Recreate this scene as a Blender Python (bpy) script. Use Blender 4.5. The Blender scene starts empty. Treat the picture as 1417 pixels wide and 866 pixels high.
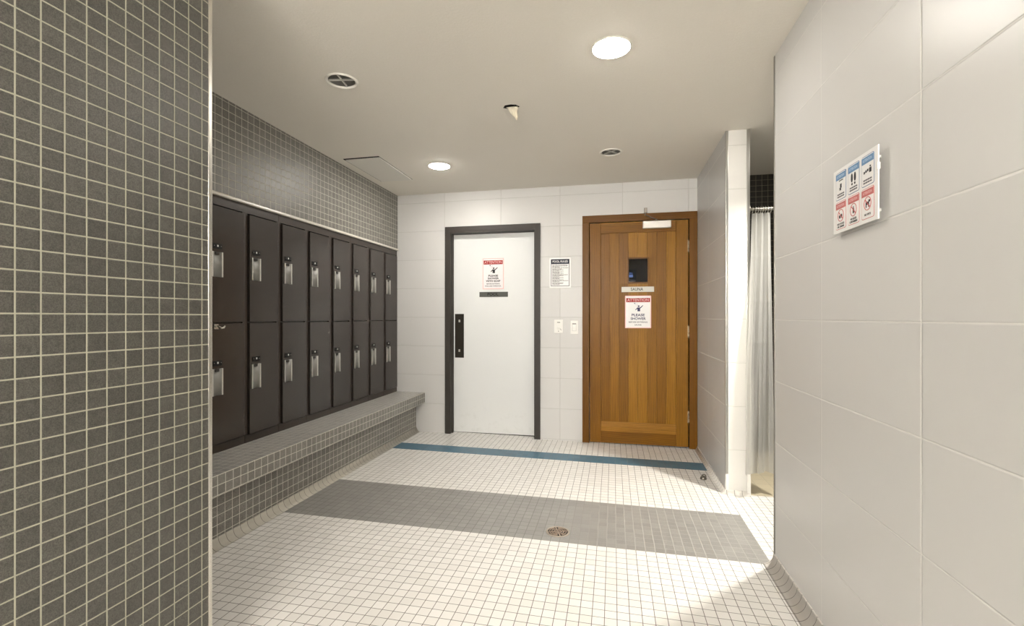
import bpy, bmesh, math, random
from mathutils import Vector, Matrix

C = bpy.context.scene
COL = C.collection
PI = math.pi
random.seed(7)

# ------------------------------------------------------------------ camera, world, exposure
cam_d = bpy.data.cameras.new('camera')
cam = bpy.data.objects.new('camera', cam_d)
COL.objects.link(cam)
cam.location = (0, 0, 1.2)
cam.rotation_euler = (PI / 2, 0, 0.2121)
cam_d.sensor_width = 36.0
cam_d.lens = 651.0 / 1417.0 * 36.0
cam_d.shift_y = 6.0 / 1417.0
cam_d.clip_start = 0.02
C.camera = cam

W = bpy.data.worlds.new('world')
C.world = W
W.use_nodes = True
W.node_tree.nodes['Background'].inputs[0].default_value = (0.9, 0.92, 1.0, 1)
W.node_tree.nodes['Background'].inputs[1].default_value = 0.05

C.view_settings.view_transform = 'Standard'
C.view_settings.look = 'None'
C.view_settings.exposure = 1.82
C.view_settings.gamma = 1.0
C.view_settings.use_curve_mapping = False

LAMP_ROOM = 41.0        # emission of the lit ceiling lamps
LAMP_FAR = 66.0         # the lit lamp nearer the white door
LAMP_FILL = 14.0        # fill lamp added above the camera, out of view
LAMP_PASSAGE = 12.0     # lens of the lamp over the passage on the right
SPOT_PASSAGE = 85.0     # its downward beam, watts
FILL_TUBES = 155.0           # fill tubes added on the unseen rear wall
LAMP_COL = (1.0, 0.955, 0.885)
CEIL = 2.49
BACK = 4.629
SAUNA_X = 0.762
RIGHT_X = 0.78
LOCK_X = -2.24
NEAR_X = -1.337
NEAR_END = 1.349
STUB_Y = 3.495

# ------------------------------------------------------------------ node helpers
def new_mat(name):
    m = bpy.data.materials.new(name)
    m.use_nodes = True
    nt = m.node_tree
    b = nt.nodes['Principled BSDF']
    return m, nt, b

def math_n(nt, op, a, b=None, c=None):
    n = nt.nodes.new('ShaderNodeMath')
    n.operation = op
    for i, v in enumerate((a, b, c)):
        if v is None:
            continue
        if isinstance(v, (int, float)):
            n.inputs[i].default_value = v
        else:
            nt.links.new(v, n.inputs[i])
    return n.outputs[0]

def mix_c(nt, fac, a, b, mode='MIX'):
    n = nt.nodes.new('ShaderNodeMix')
    n.data_type = 'RGBA'
    n.blend_type = mode
    for sock, v in ((n.inputs[0], fac), (n.inputs[6], a), (n.inputs[7], b)):
        if isinstance(v, (int, float)):
            sock.default_value = v
        elif isinstance(v, tuple):
            sock.default_value = (*v[:3], 1)
        else:
            nt.links.new(v, sock)
    return n.outputs[2]

def pos_xyz(nt):
    g = nt.nodes.new('ShaderNodeNewGeometry')
    s = nt.nodes.new('ShaderNodeSeparateXYZ')
    nt.links.new(g.outputs['Position'], s.inputs[0])
    return s.outputs, g.outputs['Position']

def noise(nt, vec, scale, detail=2.0, rough=0.5):
    n = nt.nodes.new('ShaderNodeTexNoise')
    n.inputs['Scale'].default_value = scale
    n.inputs['Detail'].default_value = detail
    n.inputs['Roughness'].default_value = rough
    if vec is not None:
        nt.links.new(vec, n.inputs['Vector'])
    return n.outputs['Fac']

def bump(nt, b, h, strength, dist):
    n = nt.nodes.new('ShaderNodeBump')
    n.inputs['Strength'].default_value = strength
    n.inputs['Distance'].default_value = dist
    nt.links.new(h, n.inputs['Height'])
    nt.links.new(n.outputs[0], b.inputs['Normal'])

def smooth(nt, v, lo, hi):
    n = nt.nodes.new('ShaderNodeMapRange')
    n.interpolation_type = 'SMOOTHSTEP'
    n.inputs[1].default_value = lo
    n.inputs[2].default_value = hi
    nt.links.new(v, n.inputs[0])
    return n.outputs[0]

def plain(name, col, rough=0.5, metal=0.0, spec=0.5, grain=0.0):
    m, nt, b = new_mat(name)
    b.inputs['Base Color'].default_value = (*col, 1)
    b.inputs['Roughness'].default_value = rough
    b.inputs['Metallic'].default_value = metal
    b.inputs['Specular IOR Level'].default_value = spec
    if grain:
        _, p = pos_xyz(nt)
        n = noise(nt, p, 60, 3)
        nt.links.new(mix_c(nt, n, tuple(c * (1 - grain) for c in col), tuple(min(1, c * (1 + grain)) for c in col)), b.inputs['Base Color'])
    return m

AX = {'x': 0, 'y': 1, 'z': 2}

def grid_mask(nt, out, axes, pitch, off, gw):
    """0 on the joint, 1 on the tile; also returns the cell's random value."""
    ds, fl = [], []
    for a, p, o in zip(axes, pitch, off):
        u = math_n(nt, 'DIVIDE', math_n(nt, 'SUBTRACT', out[AX[a]], o), p)
        d = math_n(nt, 'MULTIPLY', math_n(nt, 'PINGPONG', u, 0.5), p)
        ds.append(d)
        fl.append(math_n(nt, 'FLOOR', u))
    d = ds[0]
    if len(ds) == 2:
        d = math_n(nt, 'MINIMUM', ds[0], ds[1])
    cmb = nt.nodes.new('ShaderNodeCombineXYZ')
    for i, f in enumerate(fl):
        nt.links.new(f, cmb.inputs[i])
    wn = nt.nodes.new('ShaderNodeTexWhiteNoise')
    wn.noise_dimensions = '3D'
    nt.links.new(cmb.outputs[0], wn.inputs['Vector'])
    return smooth(nt, d, gw * 0.42, gw * 0.58), smooth(nt, d, gw * 0.3, gw * 1.3), wn.outputs['Value']

def tile(name, axes, pitch, off, gw, col, grout, rough=0.3, var=0.0, speck=0.0, bstr=0.3, wave=0.0):
    m, nt, b = new_mat(name)
    out, p = pos_xyz(nt)
    mask, soft, rnd = grid_mask(nt, out, axes, pitch, off, gw)
    lo = tuple(c * (1 - var) for c in col)
    hi = tuple(min(1, c * (1 + var)) for c in col)
    tc = mix_c(nt, rnd, lo, hi)
    if speck:
        n1 = noise(nt, p, 420, 2, 0.6)
        n2 = noise(nt, p, 45, 3, 0.6)
        nn = math_n(nt, 'MULTIPLY_ADD', n2, 0.25, math_n(nt, 'MULTIPLY', n1, 1.15))
        f = smooth(nt, nn, 0.45, 0.95)
        tc = mix_c(nt, f, mix_c(nt, 1.0, tc, (1 - speck,) * 3, 'MULTIPLY'), mix_c(nt, 1.0, tc, (1 + speck,) * 3, 'MULTIPLY'))
    c = mix_c(nt, mask, grout, tc)
    nt.links.new(c, b.inputs['Base Color'])
    r = math_n(nt, 'MULTIPLY_ADD', mask, rough - 0.8, 0.8)
    nt.links.new(r, b.inputs['Roughness'])
    h = soft
    if wave:
        h = math_n(nt, 'MULTIPLY_ADD', noise(nt, p, 3.0, 1), wave, soft)
    bump(nt, b, h, bstr, 0.002)
    return m

# ------------------------------------------------------------------ materials
GROUT_L = (0.33, 0.318, 0.25)
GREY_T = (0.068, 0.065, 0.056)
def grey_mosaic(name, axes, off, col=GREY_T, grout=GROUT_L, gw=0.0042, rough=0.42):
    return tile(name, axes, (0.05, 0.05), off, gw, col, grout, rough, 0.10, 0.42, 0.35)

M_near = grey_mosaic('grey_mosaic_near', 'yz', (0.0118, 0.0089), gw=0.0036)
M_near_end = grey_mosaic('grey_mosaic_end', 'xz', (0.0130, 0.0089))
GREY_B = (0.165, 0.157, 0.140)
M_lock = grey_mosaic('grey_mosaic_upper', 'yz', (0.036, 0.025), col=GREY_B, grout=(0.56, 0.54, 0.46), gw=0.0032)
M_benchx = grey_mosaic('grey_mosaic_face', 'yz', (0.036, 0.011), col=(0.21, 0.20, 0.18), grout=(0.68, 0.66, 0.59), gw=0.0034)  # bench mosaic painted paler for the lamp light falling on it
M_benchz = grey_mosaic('grey_mosaic_top', 'yx', (0.036, 0.019), col=(0.33, 0.32, 0.30), grout=(0.66, 0.64, 0.59), gw=0.0042, rough=0.32)  # top palest, its grazing sheen put into the colour
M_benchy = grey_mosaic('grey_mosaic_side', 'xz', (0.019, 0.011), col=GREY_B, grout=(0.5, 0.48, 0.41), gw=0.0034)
M_dark = grey_mosaic('dark_brown_mosaic', 'xz', (0.012, 0.04), col=(0.022, 0.017, 0.011), grout=(0.16, 0.145, 0.10), gw=0.0034)
M_dark_s = grey_mosaic('dark_brown_mosaic_side', 'yz', (0.012, 0.04), col=(0.022, 0.017, 0.011), grout=(0.16, 0.145, 0.10), gw=0.0034)
WHITE = (0.60, 0.592, 0.575)
WGROUT = (0.72, 0.71, 0.68)
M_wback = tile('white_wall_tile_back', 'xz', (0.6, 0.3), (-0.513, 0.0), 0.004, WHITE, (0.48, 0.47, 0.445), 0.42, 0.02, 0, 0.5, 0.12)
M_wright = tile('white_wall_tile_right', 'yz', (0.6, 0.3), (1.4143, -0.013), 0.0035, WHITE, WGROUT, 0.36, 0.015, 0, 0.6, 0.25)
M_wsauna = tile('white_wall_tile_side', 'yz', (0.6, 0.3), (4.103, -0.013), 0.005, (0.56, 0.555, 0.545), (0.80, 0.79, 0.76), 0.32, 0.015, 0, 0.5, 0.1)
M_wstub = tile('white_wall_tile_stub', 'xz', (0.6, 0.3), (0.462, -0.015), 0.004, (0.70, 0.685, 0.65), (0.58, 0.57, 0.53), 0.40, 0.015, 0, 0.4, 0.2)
M_tan = tile('tan_floor_tile', 'xy', (0.1, 0.1), (0.012, 0.04), 0.003, (0.52, 0.45, 0.32), (0.42, 0.37, 0.28), 0.5, 0.05, 0, 0.2)
M_cove_l = tile('tan_cove_tile', 'y', (0.05,), (0.036,), 0.003, (0.60, 0.57, 0.50), (0.22, 0.20, 0.17), 0.35, 0.04, 0, 0.3)
M_cove_r = tile('white_cove_tile', 'y', (0.05,), (0.04,), 0.003, (0.72, 0.69, 0.645), (0.22, 0.20, 0.18), 0.30, 0.03, 0, 0.3)
M_cove_x = tile('white_cove_tile_end', 'x', (0.05,), (0.015,), 0.003, (0.72, 0.69, 0.645), (0.22, 0.20, 0.18), 0.30, 0.03, 0, 0.3)

def floor_mat():
    m, nt, b = new_mat('mosaic_floor')
    out, p = pos_xyz(nt)
    mask, soft, rnd = grid_mask(nt, out, 'xy', (0.05, 0.05), (0.015, 0.04), 0.0028)
    def band(y0, y1, x0, x1):
        a = math_n(nt, 'MULTIPLY', math_n(nt, 'GREATER_THAN', out[1], y0), math_n(nt, 'LESS_THAN', out[1], y1))
        c = math_n(nt, 'MULTIPLY', math_n(nt, 'GREATER_THAN', out[0], x0), math_n(nt, 'LESS_THAN', out[0], x1))
        return math_n(nt, 'MULTIPLY', a, c)
    g = band(2.54, 3.14, -1.985, 0.765)
    bl = band(3.99, 4.19, -1.985, 0.765)
    white = mix_c(nt, rnd, (0.71, 0.69, 0.655), (0.78, 0.76, 0.73))
    grey = mix_c(nt, rnd, (0.225, 0.219, 0.207), (0.26, 0.253, 0.239))
    spk = noise(nt, p, 400, 2, 0.6)
    grey = mix_c(nt, smooth(nt, spk, 0.35, 0.75), grey, mix_c(nt, 1.0, grey, (1.28, 1.27, 1.25), 'MULTIPLY'))
    blue = mix_c(nt, rnd, (0.045, 0.130, 0.190), (0.06, 0.16, 0.23))
    t = mix_c(nt, bl, mix_c(nt, g, white, grey), blue)
    gr = mix_c(nt, bl, mix_c(nt, g, (0.14, 0.125, 0.11), mix_c(nt, smooth(nt, out[0], -0.6, 0.25), (0.17, 0.163, 0.15), (0.40, 0.385, 0.36))), (0.22, 0.25, 0.27))  # grey band joints painted paler rightward, imitating reflected lamp light
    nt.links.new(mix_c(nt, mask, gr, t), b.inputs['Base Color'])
    nt.links.new(math_n(nt, 'MULTIPLY_ADD', mask, -0.40, 0.75), b.inputs['Roughness'])
    bump(nt, b, soft, 0.25, 0.0015)
    return m
M_floor = floor_mat()

def ceiling_mat():
    m, nt, b = new_mat('stippled_ceiling_paint')
    _, p = pos_xyz(nt)
    n = noise(nt, p, 90, 4, 0.65)
    big = noise(nt, p, 1.6, 3, 0.6)
    c = mix_c(nt, n, (0.76, 0.725, 0.655), (0.82, 0.785, 0.715))
    c = mix_c(nt, math_n(nt, 'MULTIPLY', big, 0.10), c, (0.52, 0.48, 0.40))
    nt.links.new(c, b.inputs['Base Color'])
    b.inputs['Roughness'].default_value = 0.9
    bump(nt, b, n, 0.25, 0.004)
    return m
M_ceil = ceiling_mat()

def wood(name, grain, across, x0, pitch, dark, mid, light, rough=0.38):
    """grain/across: axis letters; one colour and one grain offset per board."""
    m, nt, b = new_mat(name)
    out, _ = pos_xyz(nt)
    bid = math_n(nt, 'FLOOR', math_n(nt, 'DIVIDE', math_n(nt, 'SUBTRACT', out[AX[across]], x0), pitch))
    wn = nt.nodes.new('ShaderNodeTexWhiteNoise')
    wn.noise_dimensions = '1D'
    nt.links.new(math_n(nt, 'ADD', bid, 11.3), wn.inputs['W'])
    rnd = wn.outputs['Value']
    third = [a for a in 'xyz' if a not in (grain, across)][0]
    cmb = nt.nodes.new('ShaderNodeCombineXYZ')
    nt.links.new(math_n(nt, 'MULTIPLY', out[AX[across]], 26.0), cmb.inputs[0])
    nt.links.new(math_n(nt, 'MULTIPLY_ADD', rnd, 37.0, math_n(nt, 'MULTIPLY', out[AX[grain]], 2.2)), cmb.inputs[1])
    nt.links.new(math_n(nt, 'MULTIPLY_ADD', bid, 3.7, math_n(nt, 'MULTIPLY', out[AX[third]], 20.0)), cmb.inputs[2])
    v = cmb.outputs[0]
    wv = nt.nodes.new('ShaderNodeTexWave')
    wv.wave_type = 'BANDS'
    wv.bands_direction = 'X'
    wv.inputs['Scale'].default_value = 1.1
    wv.inputs['Distortion'].default_value = 7.0
    wv.inputs['Detail'].default_value = 2.5
    wv.inputs['Detail Scale'].default_value = 0.9
    nt.links.new(v, wv.inputs['Vector'])
    n1 = noise(nt, v, 1.0, 4, 0.6)
    n2 = noise(nt, v, 6.0, 3, 0.6)
    base = mix_c(nt, rnd, dark, light)
    base = mix_c(nt, 0.35, base, mid)
    g = math_n(nt, 'MULTIPLY_ADD', wv.outputs['Fac'], 0.45, math_n(nt, 'MULTIPLY', n1, 0.6))
    c = mix_c(nt, math_n(nt, 'MULTIPLY', smooth(nt, g, 0.25, 0.9), 0.9), base, mix_c(nt, 1.0, base, (0.46, 0.40, 0.32), 'MULTIPLY'))
    c = mix_c(nt, math_n(nt, 'MULTIPLY', n2, 0.35), c, mix_c(nt, 1.0, c, (1.35, 1.3, 1.2), 'MULTIPLY'))
    nt.links.new(c, b.inputs['Base Color'])
    b.inputs['Roughness'].default_value = rough
    b.inputs['Specular IOR Level'].default_value = 0.15
    bump(nt, b, n2, 0.08, 0.002)
    return m
WD, WM, WL = (0.165, 0.067, 0.004), (0.250, 0.110, 0.006), (0.37, 0.182, 0.016)
M_board = wood('cedar_boards', 'z', 'x', -0.1185, 0.0867, WD, WM, WL)
M_stile = wood('cedar_stile', 'z', 'x', -0.224, 0.45, WD, WM, WL)
M_rail = wood('cedar_rail', 'x', 'z', 0.0, 0.7, WD, WM, WL)
M_ledge = wood('cedar_ledge', 'x', 'z', 0.05, 0.9, WM, WL, (0.48, 0.25, 0.05))
M_frame_w = wood('cedar_frame', 'z', 'x', -0.29, 0.6, (0.12, 0.047, 0.003), (0.17, 0.071, 0.004), (0.23, 0.10, 0.007))
M_frame_wx = wood('cedar_frame_head', 'x', 'z', 1.9, 0.7, (0.12, 0.047, 0.003), (0.17, 0.071, 0.004), (0.23, 0.10, 0.007))
M_sauna_in = plain('dark_sauna_lining', (0.05, 0.028, 0.015), 0.8)

def door_white():
    m, nt, b = new_mat('scuffed_white_door_paint')
    out, p = pos_xyz(nt)
    low = math_n(nt, 'SUBTRACT', 1.0, smooth(nt, out[2], 0.05, 0.42))
    n = smooth(nt, noise(nt, p, 14, 5, 0.7), 0.5, 0.75)
    f = math_n(nt, 'MULTIPLY', math_n(nt, 'MULTIPLY', low, n), 0.30)
    nt.links.new(mix_c(nt, f, (0.71, 0.72, 0.71), (0.42, 0.41, 0.39)), b.inputs['Base Color'])
    b.inputs['Roughness'].default_value = 0.4
    return m
M_doorw = door_white()
M_dframe = plain('dark_grey_brown_frame_paint', (0.042, 0.036, 0.031), 0.45, 0.0, 0.28)
M_push = plain('dark_bronze_plate', (0.030, 0.026, 0.020), 0.38, 0.3, 0.18)
M_screw = plain('bright_screw', (0.55, 0.54, 0.5), 0.3, 1.0)
M_chrome = plain('brushed_steel', (0.70, 0.68, 0.62), 0.26, 1.0)
M_trimm = plain('satin_edge_trim', (0.46, 0.45, 0.42), 0.30, 1.0)
M_trim_shade = plain('shaded_edge_trim', (0.20, 0.19, 0.17), 0.45, 0.6)  # same metal trim with its shade painted into the colour
M_sil = plain('silver_pull', (0.62, 0.61, 0.57), 0.45, 0.7)
M_silc = plain('silver_pull_channel', (0.26, 0.255, 0.235), 0.55, 0.4)
M_locker = plain('dark_brown_locker_paint', (0.042, 0.034, 0.029), 0.22, 0.0, 0.5)
M_lockin = plain('locker_body_paint', (0.040, 0.030, 0.024), 0.32)
M_blk = plain('black_plate', (0.006, 0.006, 0.006), 0.6, 0.0, 0.2)
M_hinge = plain('dark_hinge', (0.02, 0.017, 0.015), 0.4)
M_markw = plain('white_mark', (0.75, 0.75, 0.72), 0.5)
M_bull = plain('pale_bullnose', (0.62, 0.59, 0.52), 0.3)
M_signw = plain('white_sign_face', (0.80, 0.79, 0.77), 0.35)
M_pink = plain('pinkish_white_sign_face', (0.80, 0.765, 0.765), 0.35)
M_pinkb = plain('pale_red_sign_border', (0.80, 0.50, 0.47), 0.4)
M_red = plain('red_sign_band', (0.33, 0.012, 0.010), 0.4, 0.0, 0.18)
M_redl = plain('soft_red_band', (0.52, 0.16, 0.15), 0.4, 0.0, 0.18)
M_redt = plain('red_ring', (0.55, 0.13, 0.13), 0.4, 0.0, 0.18)
M_pinkt = plain('pale_letters_on_red', (0.72, 0.42, 0.40), 0.4, 0.0, 0.18)
M_navy = plain('navy_ink', (0.035, 0.035, 0.10), 0.45, 0.0, 0.18)
M_ink = plain('black_ink', (0.030, 0.029, 0.032), 0.45, 0.0, 0.18)
M_inkg = plain('grey_ink', (0.16, 0.15, 0.16), 0.5, 0.0, 0.18)
M_bluep = plain('blue_panel_line', (0.04, 0.10, 0.24), 0.4, 0.0, 0.18)
M_blueb = plain('blue_panel_band', (0.14, 0.26, 0.43), 0.4, 0.0, 0.18)
M_bluet = plain('pale_blue_letters', (0.38, 0.50, 0.66), 0.4)
M_rulesb = plain('dark_navy_band', (0.015, 0.018, 0.035), 0.4, 0.0, 0.18)
M_plateg = plain('grey_name_plate', (0.095, 0.097, 0.086), 0.4, 0.0, 0.18)
M_platec = plain('cream_name_plate', (0.62, 0.60, 0.52), 0.4)
M_plast = plain('white_plastic', (0.80, 0.79, 0.75), 0.35)
M_plastg = plain('grey_slot', (0.25, 0.24, 0.22), 0.5)
M_ringw = plain('white_lamp_trim', (0.78, 0.75, 0.68), 0.45)
M_can = plain('grey_lamp_can', (0.30, 0.29, 0.27), 0.5, 0.2)
M_cross = plain('grey_baffle', (0.70, 0.69, 0.65), 0.5)
M_gap_shade = plain('painted_gap_shade', (0.02, 0.018, 0.015), 0.9)  # painted shade for the hatch gap, door gap and torn hole
M_panel = plain('ceiling_panel_paint', (0.72, 0.70, 0.65), 0.6)
M_plaster = plain('torn_plaster', (0.66, 0.60, 0.47), 0.9, grain=0.15)
M_closer = plain('aluminium_closer', (0.66, 0.63, 0.58), 0.38, 0.3)
M_arm = plain('dark_steel_arm', (0.24, 0.21, 0.18), 0.4, 0.8)
M_hingeb = plain('worn_brass_hinge', (0.42, 0.34, 0.24), 0.4, 0.8)
M_drain = plain('bronze_drain', (0.36, 0.28, 0.22), 0.42, 0.5)
M_drainr = plain('worn_drain_ring', (0.40, 0.35, 0.29), 0.5, 0.4)
M_stop = plain('dull_grey_stop', (0.12, 0.105, 0.085), 0.45, 0.3)

def emit(name, col, s):
    m = bpy.data.materials.new(name)
    m.use_nodes = True
    nt = m.node_tree
    nt.nodes.clear()
    e = nt.nodes.new('ShaderNodeEmission')
    e.inputs[0].default_value = (*col, 1)
    e.inputs[1].default_value = s
    o = nt.nodes.new('ShaderNodeOutputMaterial')
    nt.links.new(e.outputs[0], o.inputs[0])
    return m
M_lamp = emit('lit_lens', LAMP_COL, LAMP_ROOM)
M_lampf = emit('lit_lens_far', LAMP_COL, LAMP_FAR)
M_lampfill = emit('fill_lens', LAMP_COL, LAMP_FILL)
M_lampp = emit('lit_lens_passage', (1.0, 0.96, 0.87), LAMP_PASSAGE)
M_filltube = emit('fill_tube', (1.0, 0.965, 0.91), FILL_TUBES)
M_glow = emit('blue_glow', (0.25, 0.42, 1.0), 0.22)

def glass_mat():
    m, nt, b = new_mat('dark_window_glass')
    b.inputs['Base Color'].default_value = (0.55, 0.52, 0.48, 1)
    b.inputs['Roughness'].default_value = 0.05
    b.inputs['Transmission Weight'].default_value = 1.0
    b.inputs['IOR'].default_value = 1.12
    return m
M_glass = glass_mat()

def curtain_mat():
    m = bpy.data.materials.new('translucent_curtain_vinyl')
    m.use_nodes = True
    nt = m.node_tree
    nt.nodes.clear()
    out = nt.nodes.new('ShaderNodeOutputMaterial')
    pb = nt.nodes.new('ShaderNodeBsdfPrincipled')
    pb.inputs['Base Color'].default_value = (0.83, 0.82, 0.79, 1)
    pb.inputs['Roughness'].default_value = 0.3
    tl = nt.nodes.new('ShaderNodeBsdfTranslucent')
    tl.inputs[0].default_value = (0.83, 0.82, 0.78, 1)
    tr = nt.nodes.new('ShaderNodeBsdfTransparent')
    tr.inputs[0].default_value = (0.95, 0.95, 0.93, 1)
    m1 = nt.nodes.new('ShaderNodeMixShader')
    m1.inputs[0].default_value = 0.58
    m2 = nt.nodes.new('ShaderNodeMixShader')
    m2.inputs[0].default_value = 0.30
    nt.links.new(pb.outputs[0], m1.inputs[1])
    nt.links.new(tl.outputs[0], m1.inputs[2])
    nt.links.new(m1.outputs[0], m2.inputs[1])
    nt.links.new(tr.outputs[0], m2.inputs[2])
    nt.links.new(m2.outputs[0], out.inputs[0])
    return m
M_curtain = curtain_mat()

# ------------------------------------------------------------------ mesh helpers
def bm_new():
    return bmesh.new()

def add_box(bm, a, b, mi=0, axis_mats=None, bev=0.0):
    x0, y0, z0 = (min(p, q) for p, q in zip(a, b))
    x1, y1, z1 = (max(p, q) for p, q in zip(a, b))
    vs = [bm.verts.new(c) for c in ((x0, y0, z0), (x1, y0, z0), (x1, y1, z0), (x0, y1, z0), (x0, y0, z1), (x1, y0, z1), (x1, y1, z1), (x0, y1, z1))]
    fs = []
    for idx, ax in (((0, 3, 2, 1), 'z'), ((4, 5, 6, 7), 'z'), ((0, 1, 5, 4), 'y'), ((2, 3, 7, 6), 'y'), ((1, 2, 6, 5), 'x'), ((3, 0, 4, 7), 'x')):
        f = bm.faces.new([vs[i] for i in idx])
        f.material_index = axis_mats[ax] if axis_mats else mi
        fs.append(f)
    if bev:
        es = list({e for f in fs for e in f.edges})
        r = bmesh.ops.bevel(bm, geom=es, offset=bev, segments=2, affect='EDGES', profile=0.6)
        for f in r['faces']:
            f.material_index = mi
    return fs

def add_prism(bm, pts, ext, mi=0):
    """closed outline (3-D points) pushed along ext."""
    e = Vector(ext)
    v0 = [bm.verts.new(p) for p in pts]
    v1 = [bm.verts.new(Vector(p) + e) for p in pts]
    n = len(pts)
    fs = [bm.faces.new(v0[::-1]), bm.faces.new(v1)]
    for i in range(n):
        fs.append(bm.faces.new((v0[i], v0[(i + 1) % n], v1[(i + 1) % n], v1[i])))
    for f in fs:
        f.material_index = mi
    bmesh.ops.recalc_face_normals(bm, faces=fs)
    return fs

def add_tube(bm, pts, r, seg=10, mi=0, closed=False):
    pts = [Vector(p) for p in pts]
    n = len(pts)
    rings = []
    up = Vector((0, 0, 1))
    for i, p in enumerate(pts):
        a = pts[(i - 1) % n] if (i > 0 or closed) else pts[i]
        c = pts[(i + 1) % n] if (i < n - 1 or closed) else pts[i]
        t = (c - a).normalized()
        u = up.cross(t)
        if u.length < 1e-4:
            u = Vector((1, 0, 0)).cross(t)
        u.normalize()
        w = t.cross(u)
        rr = r[i] if isinstance(r, (list, tuple)) else r
        rings.append([bm.verts.new(p + (u * math.cos(2 * PI * k / seg) + w * math.sin(2 * PI * k / seg)) * rr) for k in range(seg)])
    m = n if closed else n - 1
    for i in range(m):
        A, B = rings[i], rings[(i + 1) % n]
        for k in range(seg):
            f = bm.faces.new((A[k], A[(k + 1) % seg], B[(k + 1) % seg], B[k]))
            f.material_index = mi
            f.smooth = True
    if not closed:
        for R in (rings[0][::-1], rings[-1]):
            f = bm.faces.new(R)
            f.material_index = mi

def add_lathe(bm, prof, c, seg=40, mi=0, close=False):
    """prof: (radius, z) pairs turned about the vertical through c."""
    rings = []
    for r, z in prof:
        if r < 1e-6:
            rings.append([bm.verts.new((c[0], c[1], c[2] + z))])
        else:
            rings.append([bm.verts.new((c[0] + r * math.cos(2 * PI * k / seg), c[1] + r * math.sin(2 * PI * k / seg), c[2] + z)) for k in range(seg)])
    pairs = list(zip(rings, rings[1:]))
    if close:
        pairs.append((rings[-1], rings[0]))
    fs = []
    for A, B in pairs:
        for k in range(seg):
            q = [A[k % len(A)], A[(k + 1) % len(A)], B[(k + 1) % len(B)], B[k % len(B)]]
            q = [v for i, v in enumerate(q) if v not in q[:i]]
            if len(q) >= 3:
                f = bm.faces.new(q)
                f.material_index = mi
                f.smooth = True
                fs.append(f)
    bmesh.ops.recalc_face_normals(bm, faces=fs)

def obj(name, bm, mats, parent=None, origin=(0, 0, 0)):
    """link bm (world coordinates) as one mesh object; origin is the owning thing's base point."""
    me = bpy.data.meshes.new(name)
    o = Vector(origin)
    if o.length:
        bmesh.ops.translate(bm, verts=bm.verts, vec=-o)
    bm.to_mesh(me)
    bm.free()
    for m in (mats if isinstance(mats, (list, tuple)) else [mats]):
        me.materials.append(m)
    ob = bpy.data.objects.new(name, me)
    COL.objects.link(ob)
    if parent:
        ob.parent = parent
    elif o.length:
        ob.location = o
    return ob

def tag(o, label, cat, group=None):
    o['label'] = label
    o['category'] = cat
    if group:
        o['group'] = group
    return o

def thing(name, label, cat, loc, group=None):
    o = bpy.data.objects.new(name, None)
    o.empty_display_size = 0.05
    COL.objects.link(o)
    o.location = loc
    return tag(o, label, cat, group)

def struct(name, bm, mats):
    o = obj(name, bm, mats)
    o['kind'] = 'structure'
    return o

def boxes(*bs, mats=None, bev=0.0):
    bm = bm_new()
    for a, b in bs:
        add_box(bm, a, b, axis_mats=mats, bev=bev)
    return bm

def text(name, body, size, loc, mat, parent, origin, facing='-y', bold=0.0, width=None, ext=0.0004, align='CENTER'):
    cu = bpy.data.curves.new(name, 'FONT')
    cu.body = body
    cu.size = size
    cu.align_x = align
    cu.align_y = 'CENTER'
    cu.extrude = ext
    cu.offset = bold
    cu.resolution_u = 3
    cu.materials.append(mat)
    o = bpy.data.objects.new(name, cu)
    COL.objects.link(o)
    o.rotation_euler = (PI / 2, 0, 0) if facing == '-y' else (PI / 2, 0, -PI / 2)
    o.parent = parent
    o.location = Vector(loc) - Vector(origin)
    bpy.context.view_layer.update()
    me = bpy.data.meshes.new_from_object(o.evaluated_get(bpy.context.evaluated_depsgraph_get()))
    w = max(v.co.x for v in me.vertices) - min(v.co.x for v in me.vertices)
    k = width / w if width else 1.0
    me.transform(Matrix.Translation(o.location) @ o.rotation_euler.to_matrix().to_4x4() @ Matrix.Diagonal((k, 1, 1, 1)))
    bpy.data.objects.remove(o, do_unlink=True)
    o = bpy.data.objects.new(name, me)
    COL.objects.link(o)
    o.parent = parent
    return o

def floor_z(x):
    return -0.022 * max(0.0, min(1.0, (x + 2.0) / 2.77))

# ------------------------------------------------------------------ the setting
bm = bm_new()
xs = [-2.9, -2.0, -1.4, -0.7, 0.0, 0.77, 2.7]
top = [(bm.verts.new((x, -3.2, floor_z(x))), bm.verts.new((x, 4.80, floor_z(x)))) for x in xs]
bot = [(bm.verts.new((x, -3.2, -0.12)), bm.verts.new((x, 4.80, -0.12))) for x in xs]
for i in range(len(xs) - 1):
    bm.faces.new((top[i][0], top[i + 1][0], top[i + 1][1], top[i][1]))
    bm.faces.new((bot[i][0], bot[i][1], bot[i + 1][1], bot[i + 1][0]))
    bm.faces.new((bot[i][0], bot[i + 1][0], top[i + 1][0], top[i][0]))
    bm.faces.new((bot[i][1], top[i][1], top[i + 1][1], bot[i + 1][1]))
bm.faces.new((bot[0][0], top[0][0], top[0][1], bot[0][1]))
bm.faces.new((bot[-1][0], bot[-1][1], top[-1][1], top[-1][0]))
struct('floor', bm, M_floor)

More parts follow.
